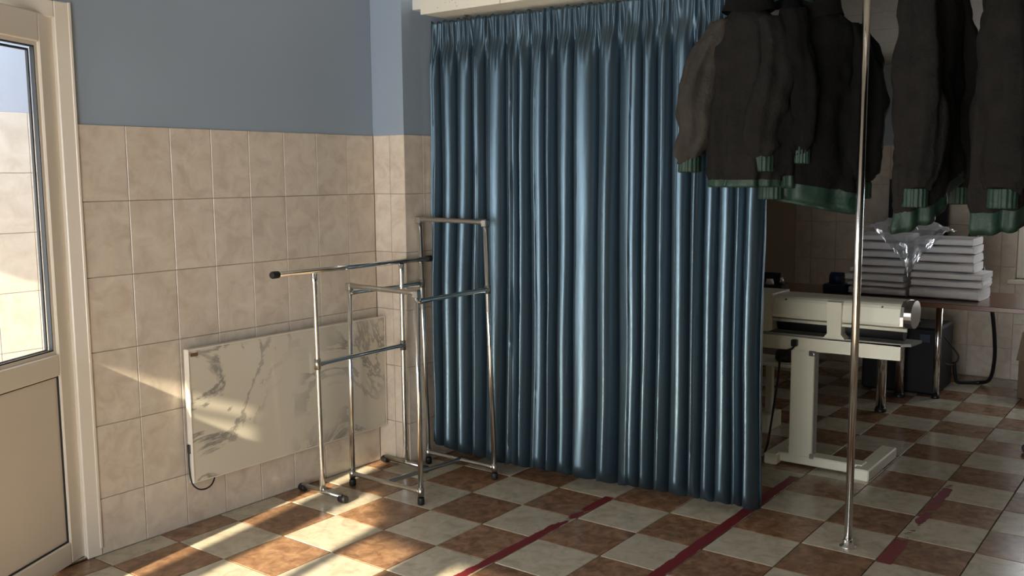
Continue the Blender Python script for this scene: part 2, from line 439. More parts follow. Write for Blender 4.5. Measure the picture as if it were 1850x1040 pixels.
# closed right wall; near wall with added openings shaped for the sun patches
def wall_with_openings(name, axis, pos, thick, a0, a1, z1, openings, mats):
    """openings: polygons given as (a_lo, a_hi, z_lo, top function or value)"""
    mb = MB()
    def bx(p, q, za, zb, mi):
        if zb - za < 1e-4 or q - p < 1e-4: return
        if axis == 'x': mb.box(pos, pos + thick, p, q, za, zb, mi)
        else: mb.box(p, q, pos, pos + thick, za, zb, mi)
    cur = a0
    for lo, hi, zl, zh in sorted(openings):
        for za, zb, mi in ((0, ZT, 0), (ZT, z1, 1)):
            bx(cur, lo, za, zb, mi)
        bx(lo, hi, 0, zl, 0)
        if zh < ZT: bx(lo, hi, zh, ZT, 0); bx(lo, hi, ZT, z1, 1)
        else: bx(lo, hi, zh, z1, 1)
        cur = hi
    for za, zb, mi in ((0, ZT, 0), (ZT, z1, 1)): bx(cur, a1, za, zb, mi)
    return struct(mb.build(name, mats))
wallm = ['wall_tile', 'blue_paint']
near_open = [(-4.1, -3.23, 0.25, 1.93), (-3.19, -2.19, 0.06, 1.927), (-1.98, -1.72, 0.06, 1.937)]
# heads stepped on a slant to shape the end of a sun patch
for k in range(7):
    y0_ = -1.66 + k * 0.29 / 7; near_open.append((y0_, y0_ + 0.29 / 7, 0.06, 1.992 + 0.12 * (k + 0.5) / 7))
near_open += [(-1.165, -1.047, 0.06, 2.25), (-1.047, -0.95, 0.06, 2.39), (-0.95, -0.64, 0.06, 2.425)]
wn = wall_with_openings('wall_near', 'x', XN - 0.04, 0.04, YR, WL + 0.13, ZC, near_open, wallm)
struct(MB().bbox(XN - 0.035, XN - 0.005, -1.047, -0.64, 2.300, 2.330, 0.003).build('shade_bar_1', 'upvc'))  # unseen bar added to cast a shade stripe through the sun streak
right_open = []
wr = wall_with_openings('wall_right', 'y', YR - 0.3, 0.3, XN - 0.04, XF + 0.18, ZC, right_open, ['unseen_dark_wall', 'unseen_dark_wall'])  # unseen wall, coloured dark to soak up bounced light
cl = struct(MB().box(XN - 0.05, 1.76, YR - 0.3, WL + 0.13, ZC, ZC + 0.1).build('ceiling', 'dark_ceiling'))  # unseen ceiling, given a dark colour to cut bounced light

# low ceiling behind, with its boarded bulkhead
bulk = MB().box(1.712, 1.76, YR, YP - 0.056, ZB + 0.012, ZC).box(1.712, XF + 0.18, YR - 0.1, WL + 0.1, ZB + 0.03, ZB + 0.1)
bk = struct(bulk.build('ceiling_low', 'white_plaster'))
yy = YP - 0.055; k = 0
while yy > YR + 0.1:
    y2 = max(yy - 0.5, YR + 0.02)
    MB().bbox(1.70, 1.714, y2 + 0.0015, yy - 0.0015, ZB, ZC - 0.05, 0.002).build('bulkhead_board', 'acoustic_board', bk)
    MB().bbox(1.714, 2.02, y2 + 0.0015, yy - 0.0015, ZB + 0.004, ZB + 0.012, 0.002).build('soffit_board', 'acoustic_board', bk)
    yy -= 0.5
xs = 2.025
while xs < XF - 0.05:
    ys = -0.45
    while ys > -4.6:
        MB().bbox(xs + 0.003, min(xs + 0.597, XF - 0.002), ys - 0.597, ys - 0.003, ZB + 0.018, ZB + 0.03, 0.003).build('ceiling_panel', 'ceiling_board', bk)
        ys -= 0.6
    xs += 0.6

# ---------------------------------------------------------------- vestibule beyond the door
VY, VZT = 1.0, 1.829
mb = MB(); mb.box(-1.7, 1.1, VY + BACK, VY + 0.12, 0, VZT, 0); mb.box(-1.7, 1.1, VY + BACK, VY + 0.12, VZT, 2.7, 1)
wv = struct(mb.build('wall_vestibule', ['sunny_tile_grout', 'pale_paint']))
tile_wall(wv, (-0.5, VY, 0), (1, 0, 0), 1.6, 0.135, ztop=VZT, th=0.291, mat='vestibule_tile')
mb = MB(); two_tone(mb, 1.1, 1.2, WL + 0.12, VY + 0.1, 2.7)
struct(mb.build('wall_vestibule_end', ['wall_tile', 'blue_paint']))
struct(MB().box(-1.7, 1.15, WL + 0.125, VY + 0.1, -0.1, 0.0).build('floor_vestibule', 'cream_floor_tile'))
struct(MB().box(0.2, 1.15, WL + 0.12, VY + 0.1, 2.7, 2.8).build('ceiling_vestibule', 'white_plaster'))
struct(MB().box(-1.74, -1.7, WL + 0.1, VY + 0.1, 1.83, 3.3).build('vestibule_sun_block', 'sun_block_board'))  # unseen board added to block sun and cast the slanting shade edge

# ---------------------------------------------------------------- the door
door = struct(empty('door_1', (0, WL, 0)), 'white plastic glazed door standing ajar at the left')
def in_door(o): o.parent = door; o.matrix_parent_inverse = door.matrix_world.inverted(); return o
door.matrix_world  # evaluated below
bpy.context.view_layer.update()
fy0, fy1 = WL - 0.004, WL + 0.075
frm = MB()
frm.bbox(-0.028, DX1, fy0, fy1, 0.0, DZ, 0.004); frm.bbox(DX0, DX0 + 0.064, fy0, fy1, 0.0, DZ, 0.004)
frm.bbox(DX0 + 0.064, -0.028, fy0, fy1, 2.105, DZ, 0.004)
in_door(frm.build('door_frame', 'upvc'))
in_door(MB().bbox(0.026, 0.0375, WL - 0.007, WL + 0.0, 0.03, DZ, 0.002).build('cover_strip', 'upvc'))
in_door(MB().bbox(DX0 + 0.06, 0.03, WL + 0.0, WL + 0.07, 0.0, 0.012, 0.003).build('threshold', 'dull_chrome'))
HX, HY, ANG = 0.004, -0.136, R(26.1)
LW, LT = 0.98, 0.045
leaf = empty('door_leaf', (0, 0, 0)); leaf.parent = door
leaf.matrix_parent_inverse = door.matrix_world.inverted()
# local frame: s along the leaf away from the hinge, n towards the room, z up
es = Vector((-math.cos(ANG), -math.sin(ANG), 0)); en = Vector((math.sin(ANG), -math.cos(ANG), 0))
LM = Matrix.Identity(4)
for k in range(3): LM[k][0], LM[k][1], LM[k][2] = es[k], -en[k], (0, 0, 1)[k]
LM[0][3], LM[1][3] = HX, HY
def leafpart(mb, name, mat, parent=None):
    o = mb.build(name, mat)
    o.data.transform(LM)
    bm = bmesh.new(); bm.from_mesh(o.data); bmesh.ops.recalc_face_normals(bm, faces=bm.faces); bm.to_mesh(o.data); bm.free()
    o.parent = leaf
    return o
G0, G1, GZ0, GZ1 = 0.115, LW - 0.115, 0.845, 2.008
P0, P1, PZ0, PZ1 = 0.106, LW - 0.106, 0.10, 0.762
leafpart(MB().bbox(0, G0, 0, LT, 0.012, 2.116, 0.005), 'hinge_stile', 'upvc')
leafpart(MB().bbox(G1, LW, 0, LT, 0.012, 2.116, 0.005), 'lock_stile', 'upvc')
leafpart(MB().bbox(G0, G1, 0, LT, GZ1, 2.116, 0.004), 'top_rail', 'upvc')
leafpart(MB().bbox(G0, G1, 0, LT, PZ1, GZ0, 0.004), 'middle_rail', 'upvc')
leafpart(MB().bbox(G0, G1, 0, LT, 0.012, PZ0, 0.004), 'bottom_rail', 'upvc')
leafpart(MB().box(G0 - 0.002, G1 + 0.002, 0.014, LT - 0.014, PZ0 - 0.002, PZ1 + 0.002), 'lower_panel', 'upvc_panel')
leafpart(MB().box(G0 - 0.002, G1 + 0.002, 0.028, 0.032, GZ0 - 0.002, GZ1 + 0.002), 'glass_pane', 'pane_glass')
def ringframe(a0, a1, z0, z1, w, y0, y1):
    return MB().box(a0, a0 + w, y0, y1, z0, z1).box(a1 - w, a1, y0, y1, z0, z1).box(a0 + w, a1 - w, y0, y1, z0, z0 + w).box(a0 + w, a1 - w, y0, y1, z1 - w, z1)
leafpart(ringframe(G0, G1, GZ0, GZ1, 0.014, 0.010, 0.026), 'glazing_bead', 'upvc')
leafpart(ringframe(G0 + 0.0135, G1 - 0.0135, GZ0 + 0.0135, GZ1 - 0.0135, 0.005, 0.011, 0.0275), 'glass_seal', 'rubber')
leafpart(ringframe(G0 + 0.016, G1 - 0.001, GZ0 + 0.012, GZ1 - 0.024, 0.008, 0.033, 0.042), 'spacer_bar', 'rubber')
leafpart(ringframe(G0, G1, PZ0, PZ1, 0.005, 0.008, 0.0145), 'panel_seal', 'rubber')
for zc in (1.98, 1.12, 0.22):
    h = MB().tube([(-0.006, -0.009, zc - 0.055), (-0.006, -0.009, zc + 0.055)], 0.0085, 10).bbox(-0.006, 0.03, -0.005, 0.002, zc - 0.035, zc + 0.035, 0.001)
    leafpart(h, 'hinge', 'upvc')

# ---------------------------------------------------------------- far window
win = struct(empty('window_1', (XF, FWY1, FWZ0)))
bpy.context.view_layer.update()
def in_win(o): o.parent = win; o.matrix_parent_inverse = win.matrix_world.inverted(); return o
wx0, wx1 = XF + 0.03, XF + 0.09
f = MB()
for y0, y1 in ((FWY0, FWY0 + 0.06), (FWY1 - 0.06, FWY1), ((FWY0 + FWY1) / 2 - 0.05, (FWY0 + FWY1) / 2 + 0.05)): f.bbox(wx0, wx1, y0, y1, FWZ0, FWZ1, 0.004)
for z0, z1 in ((FWZ0, FWZ0 + 0.06), (FWZ1 - 0.06, FWZ1)): f.bbox(wx0 + 0.001, wx1 - 0.001, FWY0 + 0.01, FWY1 - 0.01, z0, z1, 0.004)
in_win(f.build('window_frame', 'upvc'))
sash = MB()
for y0, y1 in ((FWY1 - 0.135, FWY1 - 0.055), ((FWY0 + FWY1) / 2 + 0.045, (FWY0 + FWY1) / 2 + 0.10)): sash.bbox(wx0 - 0.012, wx1 - 0.012, y0, y1, FWZ0 + 0.05, FWZ1 - 0.05, 0.004)
for z0, z1 in ((FWZ0 + 0.05, FWZ0 + 0.12), (FWZ1 - 0.12, FWZ1 - 0.05)): sash.bbox(wx0 - 0.010, wx1 - 0.014, (FWY0 + FWY1) / 2 + 0.05, FWY1 - 0.06, z0, z1, 0.004)
in_win(sash.build('window_sash', 'upvc'))
in_win(MB().box(XF + 0.056, XF + 0.062, FWY0 + 0.05, FWY1 - 0.05, FWZ0 + 0.05, FWZ1 - 0.05).build('window_pane', 'pane_glass'))
in_win(MB().bbox(XF - 0.10, XF + 0.05, FWY0 - 0.05, FWY1 + 0.04, FWZ0 - 0.03, FWZ0, 0.005).build('window_sill', 'upvc'))
hd = MB().bbox(XF + 0.006, XF + 0.02, FWY1 - 0.105, FWY1 - 0.075, 0.98, 1.05, 0.003).tube([(XF + 0.015, FWY1 - 0.09, 1.02), (XF - 0.03, FWY1 - 0.09, 1.02), (XF - 0.035, FWY1 - 0.085, 0.90)], 0.009, 10)
in_win(hd.build('window_handle', 'brass'))

# frames for openings of the right wall, if any
def plain_frame(name, axis, pos, a0, a1, z0, z1, bars=1):
    f = MB(); w = 0.05
    cuts = [(a0, a0 + w), (a1 - w, a1)] + [((a0 + (a1 - a0) * (k + 1) / (bars + 1)) - 0.03, (a0 + (a1 - a0) * (k + 1) / (bars + 1)) + 0.03) for k in range(bars)]
    for p, q in cuts:
        f.box(p, q, pos, pos + 0.05, z0, z1) if axis == 'y' else f.box(pos, pos + 0.05, p, q, z0, z1)
    for p, q in ((z0, z0 + w), (z1 - w, z1)):
        f.box(a0 + w, a1 - w, pos + 0.002, pos + 0.048, p, q) if axis == 'y' else f.box(pos + 0.002, pos + 0.048, a0 + w, a1 - w, p, q)
    return struct(f.build(name, 'upvc'))
for k, (a, b_, z0, z1) in enumerate(right_open): plain_frame('window_%d' % (k + 2), 'y', YR - 0.14, a, b_, z0, z1)

portal('portal_near', (XN - 0.06, -1.915, 1.235), 2.55, 2.35, (1, 0, 0))
portal('portal_near', (XN - 0.06, -3.665, 1.09), 0.87, 1.68, (1, 0, 0))
for a, b_, z0, z1 in right_open: portal('portal_right', ((a + b_) / 2, YR - 0.31, (z0 + z1) / 2), b_ - a, z1 - z0, (0, 1, 0))
portal('portal_far', (XF + 0.19, (FWY0 + FWY1) / 2, (FWZ0 + FWZ1) / 2), FWY1 - FWY0, FWZ1 - FWZ0, (-1, 0, 0))

# ---------------------------------------------------------------- curtain
def px_to_plane_x(px, py, X):
    d = FW + RT * ((px - 925) / F_PX) - UP * ((py - 520) / F_PX)
    t = (X - CAM.x) / d.x
    return CAM + d * t
CX0, CX1, CY0, CY1 = 1.825, 1.925, -0.405, -2.165     # plan of the curtain, left to right
def curtain_x(y): return CX0 + (CX1 - CX0) * (y - CY0) / (CY1 - CY0)
RIDGES_PX = [779, 793, 815, 842, 871, 896, 932, 948, 975, 996, 1023, 1050, 1101, 1144, 1169, 1200, 1229, 1262, 1287, 1312, 1338, 1358]
ridges = []
for px in RIDGES_PX:
    y = px_to_plane_x(px, 480, 1.86).y; y = px_to_plane_x(px, 480, curtain_x(y)).y
    ridges.append(y)
ridges = [max(min(y, CY0), CY1) for y in ridges]
ridges = [CY0 + 0.045] + ridges + [CY1 - 0.035]
NU = 620; ZTOP, ZHEM, ZTAPE = 2.285, 0.06, 2.155
def fold(y, zt):
    """offset towards the room (negative x) at y; zt 0 top .. 1 hem"""
    r_ = ridges
    y = y + 0.010 * noise.noise(Vector((y * 5.0, zt * 2.2, 1.0))) * min(1, zt * 2)
    if y >= r_[0]: return 0.0, 0.0
    for a in range(len(r_) - 1):
        if r_[a] >= y >= r_[a + 1]:
            gap = r_[a] - r_[a + 1]; u = (r_[a] - y) / gap
            u = u ** (1.0 + 0.30 * math.sin(a * 2.3))
            A = min(0.066, 0.62 * gap + 0.006)
            v = 2 * min(u, 1 - u)                       # 0 on the ridge, 1 in the valley
            w = 1.9 * math.sqrt(max(0.0, 1 - 0.93 * v * v)) - 1.0
            if v > 0.86: w -= 0.35 * (v - 0.86)
            return A * w, u
    return 0.0, 0.0
us = [k / NU for k in range(NU + 1)]
zs = [ZTOP, ZTOP - 0.012, ZTOP - 0.025, ZTOP - 0.04, ZTOP - 0.06, ZTOP - 0.08, ZTOP - 0.10, ZTAPE + 0.01, ZTAPE - 0.015, ZTAPE - 0.045, ZTAPE - 0.09]
n_ = 34
zs += [ZTAPE - 0.09 - (ZTAPE - 0.09 - ZHEM) * (k + 1) / n_ for k in range(n_)]
rings = []
for z in zs:
    zt = (ZTOP - z) / (ZTOP - ZHEM); row = []
    for u in us:
        y = CY0 + (CY1 - CY0) * u
        off, ph = fold(y, zt)
        full = min(1.0, max(0.0, (ZTAPE + 0.02 - z) / 0.09))
        amp = (0.60 + 0.55 * zt)
        hf = 0.0
        if z > ZTAPE - 0.10:      # gathered heading: narrow pinched pleats
            hw = min(1.0, max(0.0, (z - ZTAPE + 0.10) / 0.06)) * (0.55 + 0.45 * abs(math.sin((z - ZTAPE) * 22)))
            s1 = math.sin(y * 240 + 2.2 * math.sin(y * 23) + (z - ZTAPE) * 14 * math.sin(y * 51))
            s2 = math.sin(y * 131 + 1.3 + 3 * math.sin(y * 17) + (z - ZTAPE) * 9)
            hf = hw * (0.0062 * s1 + 0.0058 * s2)
        sway = 0.010 * math.sin(3.1 * y + 4 * zt) * zt
        nz = noise.noise(Vector((y * 9, z * 1.6, 3.1))) * 0.010 * full
        x = curtain_x(y) - off * amp * (0.10 + 0.90 * full) - hf - sway - nz
        zz = z
        if zt > 0.9:
            zz += (zt - 0.9) * 10 * (0.010 * math.cos(2 * math.pi * ph) + 0.008 * noise.noise(Vector((y * 3, 0, 0))) + 0.028 * max(0, (y - CY0 + 0.5) / 0.5))
        if z == ZTOP: zz += 0.006 * math.sin(y * 150) + 0.004 * math.sin(y * 61)
        row.append((x, y, zz))
    rings.append(row)
curt = MB().loft(rings, 0, True, False, closed=False).build('curtain', 'blue_satin', fix=False)
solidify(curt, 0.0025)
tag(curt, 'long blue satin curtain in deep folds hanging from the bulkhead', 'curtain')
rod = empty('curtain_rod', (1.86, -0.40, 2.235))
bpy.context.view_layer.update()
def child(o, par):
    bpy.context.view_layer.update()
    o.parent = par; o.matrix_parent_inverse = par.matrix_world.inverted(); return o
child(MB().tube([(CX0 + 0.03, -0.395, 2.235), (CX1 + 0.05, -2.30, 2.235)], 0.008, 10).build('rail', 'dull_chrome'), rod)
for y in (-0.6, -1.4, -2.25):
    x = curtain_x(y) + 0.035
    child(MB().tube([(x, y, 2.235), (x, y, ZB + 0.006)], 0.004, 8).bbox(x - 0.012, x + 0.012, y - 0.012, y + 0.012, ZB + 0.0, ZB + 0.005, 0.001).build('rail_bracket', 'dull_chrome'), rod)
tag(rod, 'thin metal rod carrying the blue curtain', 'curtain rod')

# ---------------------------------------------------------------- marble heating panel
pan = empty('heating_panel', (1.03, WL - 0.06, 0.2))
bpy.context.view_layer.update()
px0, px1, pz0, pz1, py = 0.432, 1.618, 0.2, 0.784, WL - 0.06
child(MB().bbox(px0 + 0.004, px1 - 0.004, py, py + 0.012, pz0 + 0.004, pz1 - 0.004, 0.002).build('marble_plate', 'marble_panel'), pan)
e = MB().bbox(px0, px0 + 0.005, py - 0.002, py + 0.03, pz0, pz1, 0.001).bbox(px1 - 0.005, px1, py - 0.002, py + 0.03, pz0, pz1, 0.001)
e.bbox(px0 + 0.005, px1 - 0.005, py + 0.001, py + 0.03, pz1 - 0.005, pz1, 0.001).bbox(px0 + 0.005, px1 - 0.005, py + 0.001, py + 0.03, pz0, pz0 + 0.005, 0.001)
child(e.build('edge_trim', 'upvc'), pan)
child(MB().bbox(px0 + 0.04, px1 - 0.04, py + 0.012, py + 0.03, pz0 + 0.03, pz1 - 0.03, 0.002).build('back_plate', 'machine_grey'), pan)
for x in (px0 + 0.15, px1 - 0.15):
    for z in (pz0 + 0.1, pz1 - 0.1):
        child(MB().bbox(x - 0.02, x + 0.02, py + 0.03, WL - 0.0005, z - 0.02, z + 0.02, 0.002).build('wall_bracket', 'dull_chrome'), pan)
child(MB().bbox(px0 + 0.012, px0 + 0.05, py - 0.0012, py + 0.001, pz1 - 0.032, pz1 - 0.016, 0.0004).build('label_plate', 'label_brown'), pan)
c = [(px0 - 0.004, py + 0.02, 0.36), (px0 - 0.006, py + 0.02, 0.27), (px0 - 0.002, py + 0.012, 0.205), (px0 + 0.02, py + 0.004, 0.172), (px0 + 0.055, py, 0.162), (px0 + 0.09, py + 0.002, 0.172), (px0 + 0.115, py + 0.012, 0.197), (px0 + 0.12, py + 0.022, 0.205)]
def smooth_path(P, n=6):
    P = [Vector(p) for p in P]; out = []
    for k in range(len(P) - 1):
        p0, p1, p2, p3 = P[max(k - 1, 0)], P[k], P[k + 1], P[min(k + 2, len(P) - 1)]
        for a in range(n):
            t = a / n
            out.append(0.5 * ((2 * p1) + (p2 - p0) * t + (2 * p0 - 5 * p1 + 4 * p2 - p3) * t * t + (3 * p1 - p0 - 3 * p2 + p3) * t ** 3))
    return out + [P[-1]]
child(MB().tube(smooth_path(c), 0.0035, 8).build('power_cord', 'black_plastic'), pan)
child(MB().bbox(px0 - 0.006, px0 + 0.008, py + 0.012, py + 0.03, 0.33, 0.37, 0.002).build('cord_socket', 'black_plastic'), pan)
tag(pan, 'white veined marble heating panel mounted low on the tiled wall', 'heater')

# ---------------------------------------------------------------- garment racks
TR = 0.0125
def flared(a, b, r=TR):
    """tube whose ends are pressed over the tube they join"""
    a, b = Vector(a), Vector(b); L = (b - a).length; d = (b - a) / L
    return [a, a + d * 0.02, a + d * 0.06, b - d * 0.06, b - d * 0.02, b], [r * 1.12, r * 1.2, r, r, r * 1.2, r * 1.12]
def bar(root, name, a, b, mat='chrome', r=TR, flare=False):
    if flare: P, rr = flared(a, b, r)
    else: P, rr = [a, b], r
    return child(MB().tube(P, rr, 14).build(name, mat), root)
def cap(root, name, p, d, L, r):
    p, d = Vector(p), Vector(d).normalized()
    return child(MB().tube([p, p + d * L * 0.15, p + d * L * 0.85, p + d * L], [r * 0.92, r, r, r * 0.8], 14).build(name, 'rubber'), root)
ra = empty('garment_rack', (1.3, -0.38, 0)); bpy.context.view_layer.update()
lb, lt = Vector((1.035, -0.365, 0.028)), Vector((0.992, -0.402, 1.072))
rb, rt = Vector((1.600, -0.372, 0.028)), Vector((1.556, -0.412, 1.072))
for b_, t_ in ((lb, lt), (rb, rt)):
    child(MB().tube([b_, b_.lerp(t_, 0.03), b_.lerp(t_, 0.09), b_.lerp(t_, 0.91), b_.lerp(t_, 0.965), t_], [TR * 1.15, TR * 1.15, TR * 0.95, TR * 0.95, TR * 1.15, TR * 1.15], 14).build('upright', 'chrome'), ra)
ya, yb_ = -0.222, -0.505
for b_ in (lb, rb):
    fb_ = bar(ra, 'foot_bar', (b_.x + 0.003, ya, 0.028), (b_.x - 0.003, yb_, 0.028), 'dull_chrome')
    cap(fb_, 'end_cap', (b_.x + 0.003, ya - 0.02, 0.0175 + 0.0015), (0, 1, 0), 0.04, 0.0185)
    cap(fb_, 'end_cap', (b_.x - 0.003, yb_ + 0.02, 0.0175 + 0.0015), (0, -1, 0), 0.045, 0.0185)
hb_ = bar(ra, 'hanging_bar', (0.775, -0.400, 1.084), (1.765, -0.415, 1.083), 'chrome', 0.0125)
cap(hb_, 'end_cap', (0.79, -0.400, 1.084), (-1, 0, 0), 0.04, 0.0165)
cap(hb_, 'end_cap', (1.745, -0.415, 1.083), (1, 0, 0), 0.035, 0.0165)
kl, kr = lb.lerp(lt, 0.592), rb.lerp(rt, 0.60)
bar(ra, 'cross_bar', kl, kr, 'chrome', 0.0115, True)
for k_ in (kl, kr): bar(ra, 'joint_sleeve', k_ - Vector((0, 0, 0.025)), k_ + Vector((0, 0, 0.025)), 'dull_chrome', TR * 1.22)
tag(ra, 'chrome garment rack with a long top bar and black end caps in the tiled corner', 'clothes rack')

rk = empty('garment_rack', (1.47, -0.62, 0)); bpy.context.view_layer.update()
FL_, FR_, BL_, BR_ = [(Vector(a), Vector(b)) for a, b in (((1.232, -0.362, 0), (1.238, -0.37, 1.0)), ((1.226, -0.82, 0), (1.23, -0.812, 1.0)), ((1.722, -0.425, 0), (1.703, -0.405, 1.30)), ((1.715, -0.872, 0), (1.688, -0.848, 1.30)))]
def at(pp, z): return pp[0].lerp(pp[1], z / pp[1].z)
for pp in (FL_, FR_, BL_, BR_):
    pb_ = bar(rk, 'post', at(pp, 0.03), pp[1], 'chrome', TR)
    cap(pb_, 'foot_cap', at(pp, 0.034), (0, 0, -1), 0.034, 0.0165)
zb_ = 0.062
bar(rk, 'base_bar', at(FL_, zb_), at(FR_, zb_), 'dull_chrome', 0.0105, True)
bar(rk, 'base_bar', at(BL_, zb_), at(BR_, zb_), 'dull_chrome', 0.0105, True)
bar(rk, 'base_link', (at(FL_, zb_) + at(FR_, zb_)) / 2, (at(BL_, zb_) + at(BR_, zb_)) / 2, 'dull_chrome', 0.0105, True)
bar(rk, 'front_bar', at(FL_, 0.99), at(FR_, 0.985), 'dull_chrome', 0.012, True)
bar(rk, 'top_bar', at(BL_, 1.29), at(BR_, 1.285), 'dull_chrome', 0.012, True)
bar(rk, 'side_bar', at(FL_, 0.955), at(BL_, 0.958), 'chrome', 0.0115, True)
bar(rk, 'side_bar', at(FR_, 0.945), at(BR_, 0.958), 'chrome', 0.0115, True)
for pp, z in ((FL_, 0.985), (FR_, 0.98), (BL_, 1.285), (BR_, 1.28)):
    p = at(pp, z)
    child(MB().bbox(p.x - 0.016, p.x + 0.016, p.y - 0.016, p.y + 0.016, z - 0.018, z + 0.018, 0.004).build('corner_joint', 'dull_chrome'), rk)
for pp, z in ((BL_, 0.958), (BR_, 0.958), (FL_, zb_), (FR_, zb_), (BL_, zb_), (BR_, zb_)):
    p = at(pp, z); bar(rk, 'joint_sleeve', p - Vector((0, 0, 0.02)), p + Vector((0, 0, 0.02)), 'dull_chrome', TR * 1.25)
tag(rk, 'two-tier chrome garment rack on four posts standing before the curtain', 'clothes rack')

# ---------------------------------------------------------------- pole and rail
PX, PY = 1.868, -2.570
pole = empty('support_pole', (PX, PY, 0)); bpy.context.view_layer.update()
child(MB().tube([(PX, PY, 0.002), (PX, PY, ZB + 0.018)], 0.0152, 18).build('tube', 'chrome'), pole)
child(MB().tube([(PX, PY, 0.0), (PX, PY, 0.005), (PX, PY, 0.008), (PX, PY, 0.03), (PX, PY, 0.034)], [0.034, 0.033, 0.021, 0.019, 0.0155], 20).build('base_flange', 'chrome'), pole)
child(MB().tube([(PX, PY, ZB - 0.012), (PX, PY, ZB + 0.01), (PX, PY, ZB + 0.017)], [0.02, 0.021, 0.034], 20).build('top_flange', 'chrome'), pole)
tag(pole, 'tall thin chrome pole rising from the floor beside the jackets', 'pole')
RX = 1.80
hr = empty('hanging_rail', (RX, -2.6, 2.262)); bpy.context.view_layer.update()
child(MB().tube([(RX, -1.8, 2.262), (RX, -3.9, 2.262)], 0.0125, 14).build('rail_tube', 'chrome'), hr)
for y in (-1.95, -2.7, -3.75):
    child(MB().tube([(RX, y, 2.262), (RX, y, ZB + 0.004)], 0.006, 8).build('rail_hanger', 'chrome'), hr)
tag(hr, 'chrome rail under the low ceiling from which the jackets hang', 'rail')

